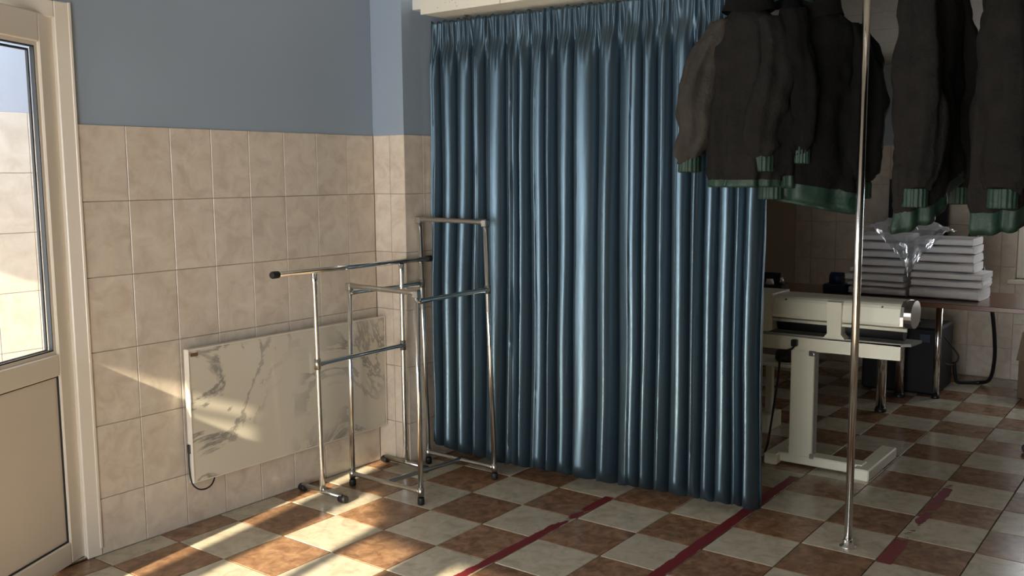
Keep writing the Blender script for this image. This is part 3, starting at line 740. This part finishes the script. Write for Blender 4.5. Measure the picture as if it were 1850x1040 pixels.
# ---------------------------------------------------------------- jackets
def jacket(loc, rz, label, lining, seed, width=0.225, depth=0.105, length=0.74, hem_tilt=0.0, hem_drop=0.06, splay=(0.10, 0.06), sleeve_len=0.60, collar_mat='jacket_lining_black', sl_r=0.085, lean=(0, 0), sleeves=None):
    """hangs by its collar from loc (neck point); local x is the shoulder line"""
    root = empty('jacket', loc, rz); rnd = random.Random(seed)
    def nz(p, s, a): return noise.noise(Vector((p[0] * s + seed * 3.1, p[1] * s, p[2] * s * 0.6))) * a
    N = 56
    prof = [(0.0, 0.30, 0.62), (0.03, 0.46, 0.70), (0.065, 0.70, 0.80), (0.10, 0.88, 0.90), (0.15, 0.97, 0.98), (0.25, 0.98, 1.02), (0.40, 1.0, 1.04), (0.55, 1.02, 1.08), (0.70, 1.05, 1.12), (0.85, 1.07, 1.16), (0.95, 1.05, 1.15), (1.0, 1.0, 1.08)]
    def interp(t):
        for a in range(len(prof) - 1):
            if prof[a][0] <= t <= prof[a + 1][0]:
                k = (t - prof[a][0]) / (prof[a + 1][0] - prof[a][0]); return [prof[a][q] + (prof[a + 1][q] - prof[a][q]) * k for q in (1, 2)]
        return prof[-1][1:]
    def ring(t, scale=1.0, extra=0.0, tilt=0.0):
        w, d = interp(min(t, 1.0)); out = []
        for k in range(N):
            a = 2 * math.pi * k / N; ca, sa = math.cos(a), math.sin(a)
            x = width * w * scale * math.copysign(abs(ca) ** 0.75, ca); y = depth * d * scale * math.copysign(abs(sa) ** 0.8, sa)
            fold_ = 0.016 * min(1, t * 1.6) * (math.sin(a * 5 + seed + 1.5 * t) + 0.6 * math.sin(a * 11 + 2 * seed))
            x += ca * fold_; y += sa * fold_
            z = -length * t - extra - tilt * (x / width) * max(0, t - 0.5) * 2
            q = nz((x, y, z), 9, 0.026 * min(1, 0.3 + t)) + nz((x, y, z), 24, 0.014)
            x += ca * q + lean[0] * t; y += sa * q + lean[1] * t
            out.append((x, y, z))
        return out
    ts = [k / 50 for k in range(51)]
    body = MB().loft([ring(t, tilt=hem_tilt) for t in ts], 0, True, False)
    top = ring(0, tilt=hem_tilt); body.add(top, [tuple(range(N))], 0, False)
    b_ = body.build('body', lining, root)
    # green shell turned out below the lining
    hem = MB().loft([ring(0.985, 0.98, 0, hem_tilt), ring(1.0, 1.0, hem_drop * 0.35, hem_tilt), ring(1.0, 1.03, hem_drop * 0.7, hem_tilt * 1.1), ring(1.0, 1.0, hem_drop, hem_tilt * 1.25), ring(1.0, 0.95, hem_drop * 0.95, hem_tilt * 1.2), ring(0.98, 0.90, 0, hem_tilt)], 0, True, False)
    hem.build('hem_band', 'jacket_shell', root)
    for s_, sp_, smat in ((-1, splay[0], (sleeves or (lining, lining))[0]), (1, splay[1], (sleeves or (lining, lining))[1])):
        M_ = 28; rings = []; cuffs = []
        P0_ = Vector((s_ * width * 0.72, 0, -0.055)); P1_ = Vector((s_ * (width * 0.98 + sp_), -0.03 - 0.02 * rnd.random(), -sleeve_len))
        ks = [k / 40 for k in range(41)]
        for t in ks:
            c_ = P0_.lerp(P1_, t); c_.x += s_ * 0.035 * math.sin(math.pi * min(1, t * 1.3)); c_.y -= 0.02 * math.sin(math.pi * t)
            c_.x += lean[0] * t; c_.y += lean[1] * t
            rr = sl_r * (0.62 + 0.55 * math.sin(math.pi * min(1, 0.12 + t * 0.62)) - 0.12 * max(0, t - 0.85) / 0.15)
            if t > 0.97: rr *= 0.8
            rg = []
            for k in range(M_):
                a = 2 * math.pi * k / M_
                q = 1 + 0.10 * math.sin(a * 4 + seed + t * 3) + 0.07 * math.sin(a * 9 + seed * 2)
                p = c_ + Vector((math.cos(a) * rr * 0.80 * q, math.sin(a) * rr * q, 0.02 * math.sin(a + seed) * t))
                d_ = nz(p, 12, 0.020) + nz(p, 30, 0.011)
                p += Vector((math.cos(a), math.sin(a), 0)) * d_
                rg.append(p)
            rings.append(rg)
        sl = MB().loft(rings, 0, True, False)
        sl.add(rings[-1], [tuple(range(M_))], 0, False); sl.add(rings[0], [tuple(range(M_))], 0, False)
        slo = sl.build('sleeve', smat, root)
        end = sum(rings[-1], Vector()) / M_
        K_ = 64; cr = []
        for q, (dz, sc) in enumerate(((0.012, 0.95), (0.0, 1.0), (-0.03, 0.98), (-0.05, 1.0), (-0.055, 0.9), (-0.02, 0.82))):
            rg = []
            for k in range(K_):
                a = 2 * math.pi * k / K_; rr = sl_r * 0.62 * sc + 0.0028 * math.sin(a * 16)
                rg.append((end.x + math.cos(a) * rr * 0.9, end.y + math.sin(a) * rr, end.z + dz))
            cr.append(rg)
        MB().loft(cr, 0, True, False).build('cuff', 'jacket_shell', slo)
    # standing collar
    cr = []
    for z, sc in ((-0.03, 1.25), (0.0, 1.12), (0.035, 1.06), (0.06, 1.10), (0.062, 1.0), (0.02, 0.92)):
        rg = []
        for k in range(28):
            a = 2 * math.pi * k / 28
            rg.append((math.cos(a) * 0.085 * sc, math.sin(a) * 0.075 * sc, z + 0.01 * math.sin(a * 2 + seed)))
        cr.append(rg)
    MB().loft(cr, 0, True, False).build('collar', collar_mat, root)
    # hanger hook up to the rail, in local coordinates
    c_, s2 = math.cos(-rz), math.sin(-rz); dx, dy = RX - loc[0], 0.0
    hx, hy = dx * c_ - dy * s2, dx * s2 + dy * c_; hz = 2.262 - loc[2]
    hk = smooth_path([(0, 0, -0.01), (hx * 0.3, hy * 0.3, 0.04), (hx * 0.9, hy * 0.9, hz - 0.02), (hx, hy, hz + 0.0145)])
    MB().tube(hk, 0.0022, 6).build('hanger_hook', 'dull_chrome', root)
    tag(root, label, 'jacket', 'work jackets hung inside out on the rail')
    return root
jacket((1.74, -2.15, 2.17), R(276), 'brown-grey jacket hung inside out in front of the blue curtain', 'jacket_lining', 1, width=0.125, length=0.685, depth=0.085, splay=(0.10, -0.04), sleeve_len=0.60, hem_drop=0.03, sl_r=0.082, hem_tilt=0.0, sleeves=('jacket_lining_lit', 'jacket_lining'))  # light sleeve and shaded body painted with two linings
jacket((1.85, -2.285, 2.20), R(20), 'green-collared jacket squeezed between two dark jackets', 'jacket_lining_black', 2, width=0.12, length=0.70, depth=0.05, splay=(0.0, 0.0), sleeve_len=0.6, collar_mat='jacket_shell', hem_drop=0.05, sl_r=0.05)
jacket((1.92, -2.36, 2.15), R(-47), 'large nearly black jacket hanging directly behind the chrome pole', 'jacket_lining_black', 3, width=0.185, length=0.70, depth=0.10, splay=(0.0, 0.0), sleeve_len=0.69, hem_drop=0.075, hem_tilt=0.03)
jacket((1.86, -2.82, 2.20), R(-6), 'dark brown jacket seen from its sleeve, above the stacked white sheets', 'jacket_lining', 4, length=0.74, depth=0.07, splay=(0.0, 0.0), sleeve_len=0.76, hem_drop=0.05, hem_tilt=-0.09, sl_r=0.068)
jacket((1.86, -3.10, 2.20), R(-8), 'dark jacket with green cuff at the right end of the rail', 'jacket_lining', 5, length=0.76, depth=0.09, splay=(0.0, 0.0), sleeve_len=0.76, hem_drop=0.06, hem_tilt=-0.07, sl_r=0.075)

# ---------------------------------------------------------------- roller ironing machine
mx = 2.80
im = empty('roller_iron', (mx + 0.1, -2.15, 0)); bpy.context.view_layer.update()
def part(mb, name, mat, root): return child(mb.build(name, mat), root)
def arc_prof(cx, cz, rx, rz, a0, a1, n): return [(cx + rx * math.cos(R(a0 + (a1 - a0) * k / n)), cz + rz * math.sin(R(a0 + (a1 - a0) * k / n))) for k in range(n + 1)]
housing = [(mx + 0.20, 0.765), (mx + 0.02, 0.765), (mx + 0.005, 0.772), (mx, 0.785), (mx + 0.012, 0.855)] + [(mx + 0.02, 0.868), (mx + 0.034, 0.878), (mx + 0.06, 0.884), (mx + 0.20, 0.884)]
hs = part(MB().prism(housing, 'y', -1.865, -2.495), 'roller_housing', 'machine_enamel', im)
part(MB().tube([(mx + 0.006, -1.865, 0.757), (mx + 0.006, -2.53, 0.757)], 0.0085, 10), 'front_lip', 'machine_enamel', im)
endp = [(mx + 0.19, 0.755), (mx + 0.02, 0.752), (mx - 0.002, 0.775), (mx - 0.004, 0.82), (mx + 0.012, 0.868), (mx + 0.05, 0.892), (mx + 0.13, 0.894), (mx + 0.19, 0.885)]
part(MB().prism(endp, 'y', -2.497, -2.512), 'end_plate', 'dull_chrome', im)
ep2 = [(mx + 0.095 + 0.095 * math.cos(2 * math.pi * k / 24), 0.825 + 0.068 * math.sin(2 * math.pi * k / 24)) for k in range(24)]
part(MB().prism(ep2, 'y', -2.512, -2.545, smooth=False), 'end_cap', 'dull_chrome', im)
part(MB().tube([(mx + 0.09, -1.87, 0.735), (mx + 0.09, -2.50, 0.735)], 0.042, 20), 'pressing_roller', 'black_matt', im)
part(MB().prism([(-1.80, 0.61), (-1.52, 0.61), (-1.52, 0.89), (-1.862, 0.89), (-1.862, 0.70), (-1.80, 0.675)], 'x', mx + 0.005, mx + 0.24), 'drive_head', 'machine_enamel', im)
part(MB().bbox(mx - 0.012, mx + 0.006, -1.775, -1.735, 0.80, 0.86, 0.004), 'control_knob', 'black_plastic', im)
bmm = MB().prism([(-1.52, 0.600), (-2.30, 0.612), (-2.315, 0.605), (-2.505, 0.608), (-2.505, 0.685), (-1.52, 0.672)], 'x', mx, mx + 0.02)
part(bmm, 'front_beam', 'machine_enamel', im)
part(MB().prism([(mx + 0.0, -1.52), (mx + 0.0, -2.505), (mx + 0.03, -2.545), (mx + 0.17, -2.56), (mx + 0.17, -1.52)], 'z', 0.676, 0.69), 'feed_board', 'machine_grey', im)
part(MB().bbox(mx + 0.02, mx + 0.16, -1.53, -2.48 + 0.0, 0.615, 0.676, 0.003) if False else MB().bbox(mx + 0.02, mx + 0.16, -2.48, -1.53, 0.615, 0.676, 0.003), 'beam_core', 'machine_grey', im)
br = MB().prism([(-2.135, 0.688), (-2.155, 0.712), (-2.150, 0.872), (-2.222, 0.872), (-2.224, 0.712), (-2.245, 0.688)], 'x', mx - 0.018, mx + 0.05)
part(br, 'roller_bracket', 'machine_enamel', im)
for y, z in ((-1.93, 0.865), (-2.41, 0.862)):
    part(MB().tube([(mx + 0.018, y, z), (mx + 0.006, y, z)], 0.004, 8), 'screw', 'black_plastic', hs)
part(MB().bbox(mx + 0.0, mx + 0.02, -2.088, -1.968, 0.055, 0.612, 0.003), 'column_front', 'machine_enamel', im)
part(MB().bbox(mx + 0.02, mx + 0.085, -2.085, -1.971, 0.055, 0.612, 0.003), 'column', 'machine_grey', im)  # grey paints the unlit side of the cream column
part(MB().bbox(mx - 0.004, mx + 0.004, -2.10, -2.06, 0.585, 0.612, 0.003).tube([(mx - 0.004, -2.08, 0.595), (mx - 0.012, -2.08, 0.595)], 0.008, 10), 'latch', 'dull_chrome', im)
part(MB().bbox(mx - 0.002, mx + 0.09, -2.345, -1.90, 0.012, 0.062, 0.005), 'base_bar', 'machine_enamel', im)
part(MB().bbox(mx - 0.06, mx + 0.44, -2.395, -2.315, 0.0, 0.058, 0.006), 'foot', 'machine_enamel', im)
part(MB().bbox(mx - 0.05, mx + 0.44, -1.925, -1.855, 0.0, 0.058, 0.006), 'foot', 'machine_enamel', im)
part(MB().bbox(mx - 0.01, mx + 0.005, -2.102, -2.08, 0.052, 0.078, 0.002), 'column_clip', 'dull_chrome', im)
cb = smooth_path([(mx - 0.004, -1.99, 0.645), (mx - 0.03, -1.985, 0.62), (mx - 0.02, -1.945, 0.60), (mx + 0.03, -1.90, 0.56), (mx + 0.09, -1.87, 0.45), (mx + 0.02, -1.87, 0.25), (mx - 0.01, -1.86, 0.10), (mx + 0.05, -1.82, 0.03)])
part(MB().tube(cb, 0.006, 8), 'power_cable', 'black_plastic', im)
part(MB().bbox(mx - 0.03, mx + 0.0, -2.005, -1.975, 0.63, 0.665, 0.004), 'cable_plug', 'black_plastic', im)
tag(im, 'cream enamelled roller ironing machine on a column stand behind the curtain edge', 'ironing machine')

# second stand, half hidden by the curtain edge
st = empty('equipment_stand', (3.42, -1.62, 0)); bpy.context.view_layer.update()
part(MB().bbox(3.24, 3.50, -1.80, -1.30, 0.415, 0.432, 0.004), 'tray', 'machine_enamel', st)
part(MB().bbox(3.40, 3.44, -1.635, -1.595, 0.10, 0.415, 0.004), 'column', 'machine_enamel', st)
part(MB().bbox(3.31, 3.53, -1.65, -1.57, 0.0, 0.10, 0.006), 'base_block', 'machine_enamel', st)
part(MB().bbox(3.33, 3.39, -1.57, -1.20, 0.0, 0.06, 0.005), 'base_bar', 'machine_enamel', st)
part(MB().tube([(3.36, -1.73, 0.433), (3.36, -1.73, 0.445), (3.36, -1.73, 0.49), (3.36, -1.73, 0.505)], [0.05, 0.06, 0.055, 0.03], 18), 'motor_cover', 'black_plastic', st)
part(MB().tube(smooth_path([(3.24, -1.63, 0.42), (3.22, -1.60, 0.34), (3.19, -1.585, 0.2), (3.20, -1.61, 0.10), (3.15, -1.64, 0.03), (3.05, -1.66, 0.007)]), 0.006, 8), 'cable', 'black_plastic', st)
tag(st, 'low cream stand with a tray, half hidden behind the curtain edge', 'stand')

# ---------------------------------------------------------------- table
ZTB = 0.72
def table(y0, y1, x0, x1, legs, label, lr=0.03):
    t = empty('table', ((x0 + x1) / 2, (y0 + y1) / 2, 0)); bpy.context.view_layer.update()
    part(MB().bbox(x0, x1, y0, y1, ZTB - 0.03, ZTB, 0.003), 'tabletop', 'table_wood', t)
    for x, y in legs:
        lg = part(MB().tube([(x, y, 0.03), (x, y, ZTB - 0.03)], lr, 18), 'leg', 'chrome', t)
        part(MB().tube([(x, y, 0.0), (x, y, 0.006), (x, y, 0.03)], [lr * 1.2, lr * 1.23, lr * 1.03], 18), 'leg_foot', 'black_plastic', lg)
        part(MB().tube([(x, y, ZTB - 0.085), (x, y, ZTB - 0.08), (x, y, ZTB - 0.06), (x, y, ZTB - 0.05)], [lr * 1.03, lr * 1.45, lr * 1.45, lr * 1.03], 18), 'leg_collar', 'black_plastic', lg)
    tag(t, label, 'table'); return t
table(-2.10, -0.80, 4.15, 4.80, [(4.22, -2.035), (4.70, -2.02), (4.22, -0.9), (4.70, -0.9)], 'dark table with chrome legs behind the ironing machine')
table(-3.45, -2.103, 4.20, 4.95, [(4.80, -2.23), (4.80, -3.38), (4.27, -3.38), (4.3, -2.9)], 'reddish brown table carrying the right-hand stack of sheets', 0.022)

# ---------------------------------------------------------------- stacks of folded sheets
def folded(loc, w, d, h, seed, rz, label, group):
    """folded cloth: rounded fold facing the camera (-x), loose layered ends on -y side"""
    rnd = random.Random(seed); rings = []
    n = 22
    for a in range(n + 1):
        u = a / n; y = -w / 2 + w * u; rg = []
        K_ = 36
        layers = 4
        for k in range(K_):
            t = 2 * math.pi * k / K_
            ct, st_ = math.cos(t), math.sin(t)
            x = d / 2 * math.copysign(abs(ct) ** 0.35, ct); z = h / 2 * math.copysign(abs(st_) ** 0.45, st_)
            z += (0.10 * h * noise.noise(Vector((x * 6 + seed, y * 7, 0))) if st_ > 0 else 0.0)
            x += 0.012 * noise.noise(Vector((y * 6, seed * 1.7, z * 60)))
            if ct < 0: x += 0.006 * math.cos(z / h * math.pi * 2 * 2) - 0.003
            yy_ = y
            if a == 0: yy_ += 0.012 + 0.010 * noise.noise(Vector((x * 30, z * 120, seed)))
            if a == 1: yy_ += 0.012 * noise.noise(Vector((x * 25, z * 100, seed)))
            if a == n: yy_ -= 0.006
            rg.append((x, yy_, z + h / 2))
        rings.append(rg)
    o = MB().loft(rings, 0, True, True).build('folded_sheet', 'cotton', None, loc)
    o.rotation_euler.z = rz
    tag(o, label, 'folded sheet', group)
    return o
def stack(x, y, spec, lab, group, seed):
    z = ZTB
    ords = ['lowest', 'second from bottom', 'third from bottom', 'fourth from bottom', 'fifth from bottom', 'sixth from bottom', 'seventh from bottom', 'topmost']
    for k, (w, d, h, dy) in enumerate(spec):
        nm = 'topmost' if k == len(spec) - 1 else ords[k]
        folded((x + random.uniform(-0.006, 0.006), y + dy, z), w, d, h * 0.955, seed + k, R(random.uniform(-2, 2)), 'white folded sheet, %s in the %s' % (nm, lab), group)
        z += h
    return z
zl = stack(4.55, -1.935, [(0.37, 0.34, 0.055, -0.005), (0.37, 0.34, 0.035, 0.0), (0.385, 0.34, 0.052, 0.012), (0.36, 0.33, 0.045, 0.0), (0.345, 0.33, 0.055, -0.015), (0.33, 0.32, 0.05, -0.02), (0.325, 0.32, 0.06, -0.022), (0.32, 0.32, 0.045, -0.022)], 'left stack behind the pole', 'sheets in the left stack', 20)
zr = stack(4.56, -2.345, [(0.42, 0.34, 0.075, 0), (0.43, 0.34, 0.05, -0.005), (0.43, 0.34, 0.045, -0.005), (0.37, 0.33, 0.06, 0.02), (0.365, 0.33, 0.055, 0.018), (0.36, 0.33, 0.05, 0.018), (0.35, 0.32, 0.05, 0.02)], 'right stack near the window', 'sheets in the right stack', 40)
# crumpled clear bag lying over both stacks and hanging into the gap
def film_bag():
    nx, ny = 26, 40; rings = []
    for a in range(nx + 1):
        u = a / nx; row = []
        for b_ in range(ny + 1):
            v = b_ / ny
            y = -1.86 - 0.50 * v
            top = (zl if y > -2.12 else zr) + 0.012
            x = 4.345 + 0.27 * u
            hump = 0.085 * math.sin(math.pi * v) * math.sin(math.pi * min(1, u * 1.1))
            z = top + hump + 0.02
            if u < 0.46:      # front flap drops in a V over the gap
                k = (0.46 - u) / 0.46; wv = max(0.0, 1 - abs(v - 0.55) / 0.42)
                z = top + 0.025 + hump * (1 - k) - k * 0.29 * wv ** 0.8
                x = 4.475 - 0.125 * min(1, k * 2.2) - 0.01 * k
                y = y + (-2.14 - y) * 0.62 * k * wv
            q = Vector((y * 16, x * 16, z * 16))
            x += 0.020 * noise.noise(q) * (1 if u >= 0.46 else 0.45) - (0.0 if u >= 0.46 else 0.006); z += 0.026 * abs(noise.noise(q * 1.7 + Vector((4, 1, 2)))) + 0.010 * noise.noise(q * 3.3)
            row.append((x, y, z))
        rings.append(row)
    o = MB().loft(rings, 0, False, False, closed=False).build('plastic_bag', 'plastic_film', fix=False)
    tag(o, 'crumpled clear plastic bag draped over the two stacks of sheets', 'plastic bag')
    return o
film_bag()

# ---------------------------------------------------------------- other things at the back
tp = empty('tape_holder', (4.45, -1.66, ZTB)); bpy.context.view_layer.update()
part(MB().bbox(4.38, 4.52, -1.735, -1.585, ZTB, ZTB + 0.055, 0.008), 'tray', 'dark_blue_plastic', tp)
part(MB().tube([(4.45, -1.70, ZTB + 0.085), (4.45, -1.62, ZTB + 0.085)], 0.045, 20), 'roll', 'dark_blue_plastic', tp)
tag(tp, 'dark blue plastic tub on the table left of the sheets', 'tub')
sm = empty('sewing_gadget', (4.35, -1.22, ZTB)); bpy.context.view_layer.update()
part(MB().bbox(4.28, 4.42, -1.34, -1.12, ZTB, ZTB + 0.035, 0.006), 'base', 'black_plastic', sm)
part(MB().tube([(4.33, -1.24, ZTB + 0.035), (4.33, -1.24, ZTB + 0.07)], [0.03, 0.022], 14), 'spool', 'cotton', sm)
part(MB().tube([(4.33, -1.325, ZTB + 0.035), (4.33, -1.325, ZTB + 0.085)], [0.016, 0.012], 12), 'thread_pin', 'chrome', sm)
part(MB().bbox(4.37, 4.41, -1.30, -1.14, ZTB + 0.035, ZTB + 0.11, 0.006), 'arm', 'black_plastic', sm)
tag(sm, 'small dark gadget with a white spool beside the curtain edge', 'sewing gadget')
bd = empty('black_board', (5.5, -1.87, ZTB)); bpy.context.view_layer.update()
part(MB().bbox(5.60, 5.63, -2.085, -1.66, 0.86, 1.46, 0.006), 'screen', 'black_matt', bd)
part(MB().bbox(5.63, 5.66, -2.0, -1.75, 1.0, 1.35, 0.006), 'housing', 'black_plastic', bd)
part(MB().bbox(5.66, XF - 0.0005, -1.93, -1.82, 1.1, 1.25, 0.004), 'wall_mount', 'black_plastic', bd)
tag(bd, 'flat black screen on the far wall behind the plastic bag', 'screen')
bg_ = MB(); rg = []
for k, (z, r_) in enumerate(((0.0, 0.055), (0.03, 0.085), (0.12, 0.09), (0.22, 0.075), (0.31, 0.05), (0.38, 0.03), (0.44, 0.012), (0.47, 0.004))):
    rg.append([(4.70 + r_ * math.cos(2 * math.pi * q / 16) * (1 + 0.2 * math.sin(q * 3 + k)), -2.40 + r_ * 0.9 * math.sin(2 * math.pi * q / 16) * (1 + 0.2 * math.cos(q * 2 + k)), z) for q in range(16)])
ob = bg_.loft([[(p[0] + 0.135, p[1] - 0.01, p[2] + ZTB) for p in r_] for r_ in rg], 0, True, True).build('black_sack', 'black_matt')
tag(ob, 'tied black sack standing behind the right stack of sheets', 'sack')
cs = empty('equipment_case', (5.0, -1.98, 0)); bpy.context.view_layer.update()
part(MB().bbox(4.86, 5.30, -2.22, -1.72, 0.0, 0.46, 0.015), 'case_body', 'black_matt', cs)
part(MB().bbox(4.853, 4.862, -2.17, -2.10, 0.36, 0.42, 0.003), 'latch', 'dark_blue_plastic', cs)  # blue tab painted in for a bluish reflection on the case
part(MB().tube(smooth_path([(4.95, -1.85, 0.46), (4.95, -1.87, 0.50), (4.95, -2.05, 0.50), (4.95, -2.07, 0.46)]), 0.012, 10), 'handle', 'black_plastic', cs)
tag(cs, 'black equipment case on the floor under the table', 'case')
cbl = smooth_path([(4.92, -2.50, 0.69), (5.05, -2.505, 0.58), (5.15, -2.51, 0.40), (5.25, -2.50, 0.22), (5.35, -2.46, 0.06), (5.42, -2.38, 0.014), (5.35, -2.26, 0.012), (5.33, -2.24, 0.06), (5.32, -2.23, 0.16)], 8)
tag(MB().tube(cbl, 0.013, 10).build('black_cable', 'black_plastic'), 'thick black cable hanging from the table edge to the floor', 'cable')
cbl = smooth_path([(4.80, -2.27, 0.42), (4.83, -2.31, 0.36), (4.85, -2.35, 0.29), (4.83, -2.33, 0.24), (4.82, -2.28, 0.24), (4.815, -2.265, 0.30)], 8)
tag(MB().tube(cbl, 0.006, 8).build('looped_cord', 'black_plastic'), 'thin black cord looped beside the chrome table leg', 'cord')
bx = empty('cardboard_box', (5.3, -2.85, 0)); bpy.context.view_layer.update()
part(MB().bbox(5.12, 5.50, -3.05, -2.67, 0.0, 0.26, 0.004), 'carton', 'cardboard', bx)
part(MB().prism([(5.08, 0.26), (5.12, 0.27), (5.30, 0.42), (5.28, 0.425)], 'y', -3.05, -2.66), 'flap', 'cardboard', bx)
tag(bx, 'brown cardboard box with a raised flap by the far wall', 'box')
bc = empty('blue_canister', (5.52, -2.86, 0.0)); bpy.context.view_layer.update()
part(MB().tube([(5.60, -2.80, 0.0), (5.60, -2.80, 0.02), (5.60, -2.80, 0.50), (5.60, -2.80, 0.56)], [0.085, 0.095, 0.095, 0.05], 20), 'body', 'blue_plastic', bc)
part(MB().tube([(5.60, -2.80, 0.56), (5.60, -2.80, 0.60)], 0.035, 14), 'lid', 'black_plastic', bc)
tag(bc, 'bright blue canister behind the cardboard box', 'canister')
tag(MB().tube(smooth_path([(3.9, -1.26, ZB + 0.016), (3.9, -1.27, 1.7), (3.9, -1.235, 1.2), (3.9, -1.20, 0.80), (4.15, -1.20, ZTB + 0.004)]), 0.004, 6).build('string', 'cord_brown'), 'thin brown cord hanging near the curtain edge', 'cord')

# swivel stool just outside the right edge, one castor in view
sx, sy_ = 3.80, -3.225
so = empty('swivel_stool', (sx, sy_, 0)); bpy.context.view_layer.update()
for k in range(5):
    a = math.atan2(0.29, -0.07) + 2 * math.pi * k / 5
    ex, ey = sx + 0.295 * math.cos(a), sy_ + 0.295 * math.sin(a)
    arm = part(MB().tube([(sx, sy_, 0.105), (ex, ey, 0.075)], [0.018, 0.012], 10), 'base_arm', 'chrome', so)
    part(MB().tube([(ex - 0.01 * math.sin(a), ey + 0.01 * math.cos(a), 0.026), (ex + 0.01 * math.sin(a), ey - 0.01 * math.cos(a), 0.026)], 0.026, 14), 'castor', 'black_plastic', arm)
    part(MB().tube([(ex, ey, 0.05), (ex, ey, 0.08)], 0.008, 8), 'castor_stem', 'chrome', arm)
part(MB().tube([(sx, sy_, 0.085), (sx, sy_, 0.14), (sx, sy_, 0.15), (sx, sy_, 0.46)], [0.035, 0.03, 0.018, 0.018], 14), 'column', 'chrome', so)
part(MB().tube([(sx, sy_, 0.46), (sx, sy_, 0.47), (sx, sy_, 0.52), (sx, sy_, 0.535)], [0.12, 0.17, 0.17, 0.13], 24), 'seat', 'black_plastic', so)
tag(so, 'black swivel stool on chrome castor base at the right edge', 'stool')
